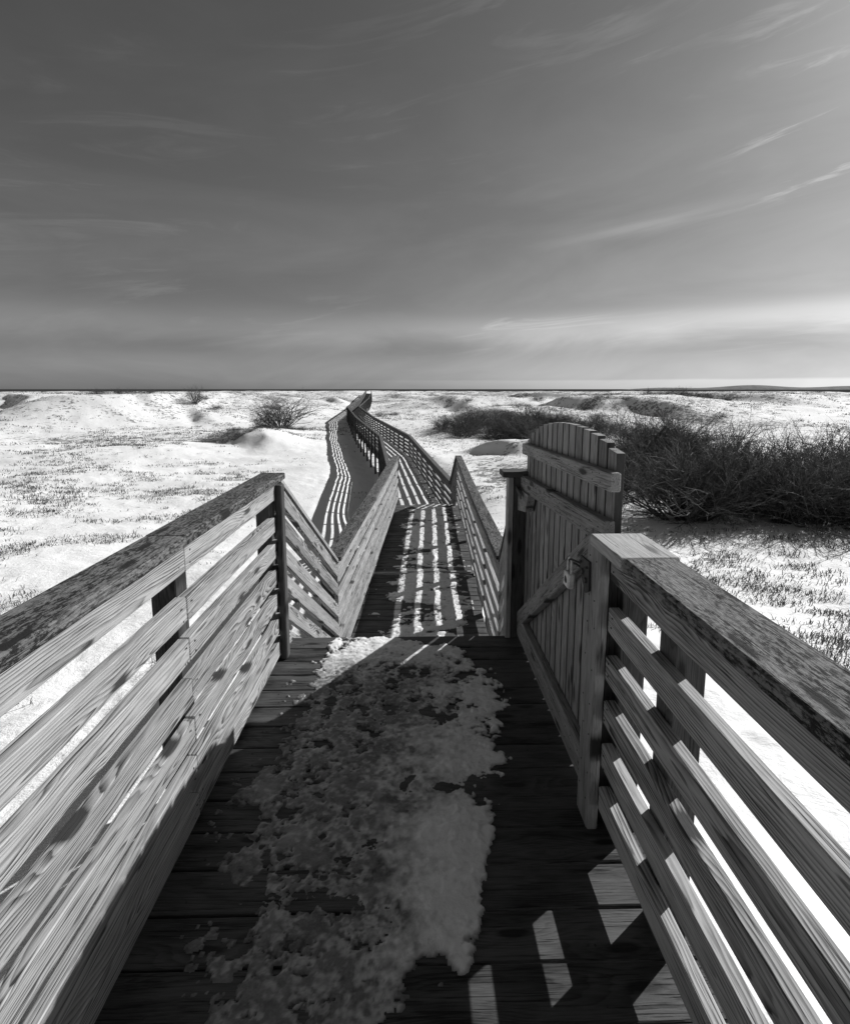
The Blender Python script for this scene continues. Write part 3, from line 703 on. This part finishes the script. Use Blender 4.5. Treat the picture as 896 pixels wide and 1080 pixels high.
# ------------------------------------------------------------------ light, sky, camera
KX, KY = 1.28, .88
sd = Vector((KX, KY, 1)).normalized(); elev = math.asin(sd.z)
sun = bpy.data.objects.new('sun', bpy.data.lights.new('sun', 'SUN')); COL.objects.link(sun)
sun.data.energy = 5.; sun.data.angle = R(.5); sun.data.color = (1., 1., 1.)
sun.rotation_euler = (-sd).to_track_quat('-Z', 'Y').to_euler(); sun.location = (20, 10, 15)
w = bpy.data.worlds.new('World'); SC.world = w; w.use_nodes = True; nt = w.node_tree; nt.nodes.clear(); g = NT(nt)
out = g.n('OutputWorld'); bg = g.n('Background'); nt.links.new(bg.outputs[0], out.inputs[0])
sky = g.n('TexSky', sky_type='NISHITA'); sky.sun_disc = False; sky.sun_elevation = elev
sky.sun_rotation = math.atan2(KX, KY); sky.air_density = 1.; sky.dust_density = .6; sky.ozone_density = 1.
sc = g.n('SeparateColor'); nt.links.new(sky.outputs[0], sc.inputs[0])
v = g.m('ADD', g.m('MULTIPLY', sc.outputs[0], .6), g.m('MULTIPLY', sc.outputs[1], .3))
D = g.n('TexCoord').outputs['Generated']; sp = g.n('SeparateXYZ'); g.put(sp.inputs[0], D)
el = sp.outputs[2]; az = g.m('ARCTAN2', sp.outputs[0], sp.outputs[1])
def cl(sa, se, skew, det, off, rough=.58, dist=.5):
    q = g.n('CombineXYZ'); g.put(q.inputs[0], g.m('ADD', g.m('MULTIPLY', az, sa), off))
    g.put(q.inputs[1], g.m('ADD', g.m('MULTIPLY', el, se), g.m('MULTIPLY', az, skew)))
    return g.noise(q.outputs[0], 1., det, rough, dist)
def band(c, w, n, amp):
    d = g.m('DIVIDE', g.m('SUBTRACT', g.m('ADD', el, g.m('MULTIPLY', g.m('SUBTRACT', n, .5), amp)), c), w)
    return g.m('EXPONENT', g.m('MULTIPLY', g.m('MULTIPLY', d, d), -1.))
right = g.mr(az, -.5, .55, 0., 1., True)
nA = cl(1.1, 3., 0, 3., 1.3); nB = cl(2.4, 9., -.6, 5., 7.7); nC = cl(3.2, 26., -3.2, 6., 2.2, .62, .9); nD = cl(1.4, 2.5, .3, 2., 13.)
veil = g.m('MULTIPLY', g.mr(nB, .40, .72), g.mr(el, 0., .55, .34, .10))
b1 = g.m('MULTIPLY', band(.112, .026, nB, .06), g.m('ADD', .24, g.m('MULTIPLY', right, .40)))
b2 = g.m('MULTIPLY', g.mr(g.m('ADD', el, g.m('MULTIPLY', nC, .004)), .017, .0205, 1., 0.), g.m('MULTIPLY', right, .30))
dk = g.m('MULTIPLY', band(.072, .016, nB, .03), -.10)
wisp = g.m('MULTIPLY', g.mr(nC, .52, .70, 0., 1., True), g.mr(nD, .44, .60, 0., 1., True))
wisp = g.m('MULTIPLY', wisp, g.m('MULTIPLY', g.m('MULTIPLY', g.mr(el, .05, .14, 0., .55), g.mr(el, .34, .5, 1., .35)), g.m('ADD', .55, right)))
da = g.m('DIVIDE', g.m('SUBTRACT', az, .40), .13)
de = g.m('DIVIDE', g.m('SUBTRACT', g.m('ADD', el, g.m('MULTIPLY', g.m('SUBTRACT', nC, .5), .03)), g.m('ADD', .272, g.m('MULTIPLY', g.m('SUBTRACT', az, .40), .10))), .0115)
pl = g.m('EXPONENT', g.m('MULTIPLY', g.m('ADD', g.m('MULTIPLY', da, da), g.m('MULTIPLY', de, de)), -1.))
cloud = g.m('ADD', veil, g.m('MULTIPLY', pl, .38)); cloud = g.m('ADD', cloud, b1); cloud = g.m('ADD', cloud, b2); cloud = g.m('ADD', cloud, dk); cloud = g.m('ADD', cloud, wisp)
v = g.m('MULTIPLY', v, g.m('ADD', 1., cloud))
v = g.m('MULTIPLY', v, g.mr(el, 0., .32, .74, 1.))
g.put(bg.inputs[0], g.grey(v)); bg.inputs[1].default_value = .060

cam = bpy.data.objects.new('camera', bpy.data.cameras.new('camera')); COL.objects.link(cam); SC.camera = cam
cam.location = (0, 0, 1.6); cam.rotation_euler = (R(90-7.6), 0, -math.atan(11/530))
c = cam.data; c.sensor_fit = 'VERTICAL'; c.sensor_height = 36; c.sensor_width = 30; c.lens = 530/1080*36
c.shift_y = -(540-481)/1080; c.clip_end = 60000; c.clip_start = .05
SC.view_settings.view_transform = 'Standard'; SC.view_settings.look = 'None'; SC.view_settings.exposure = 0
SC.render.engine = 'CYCLES'
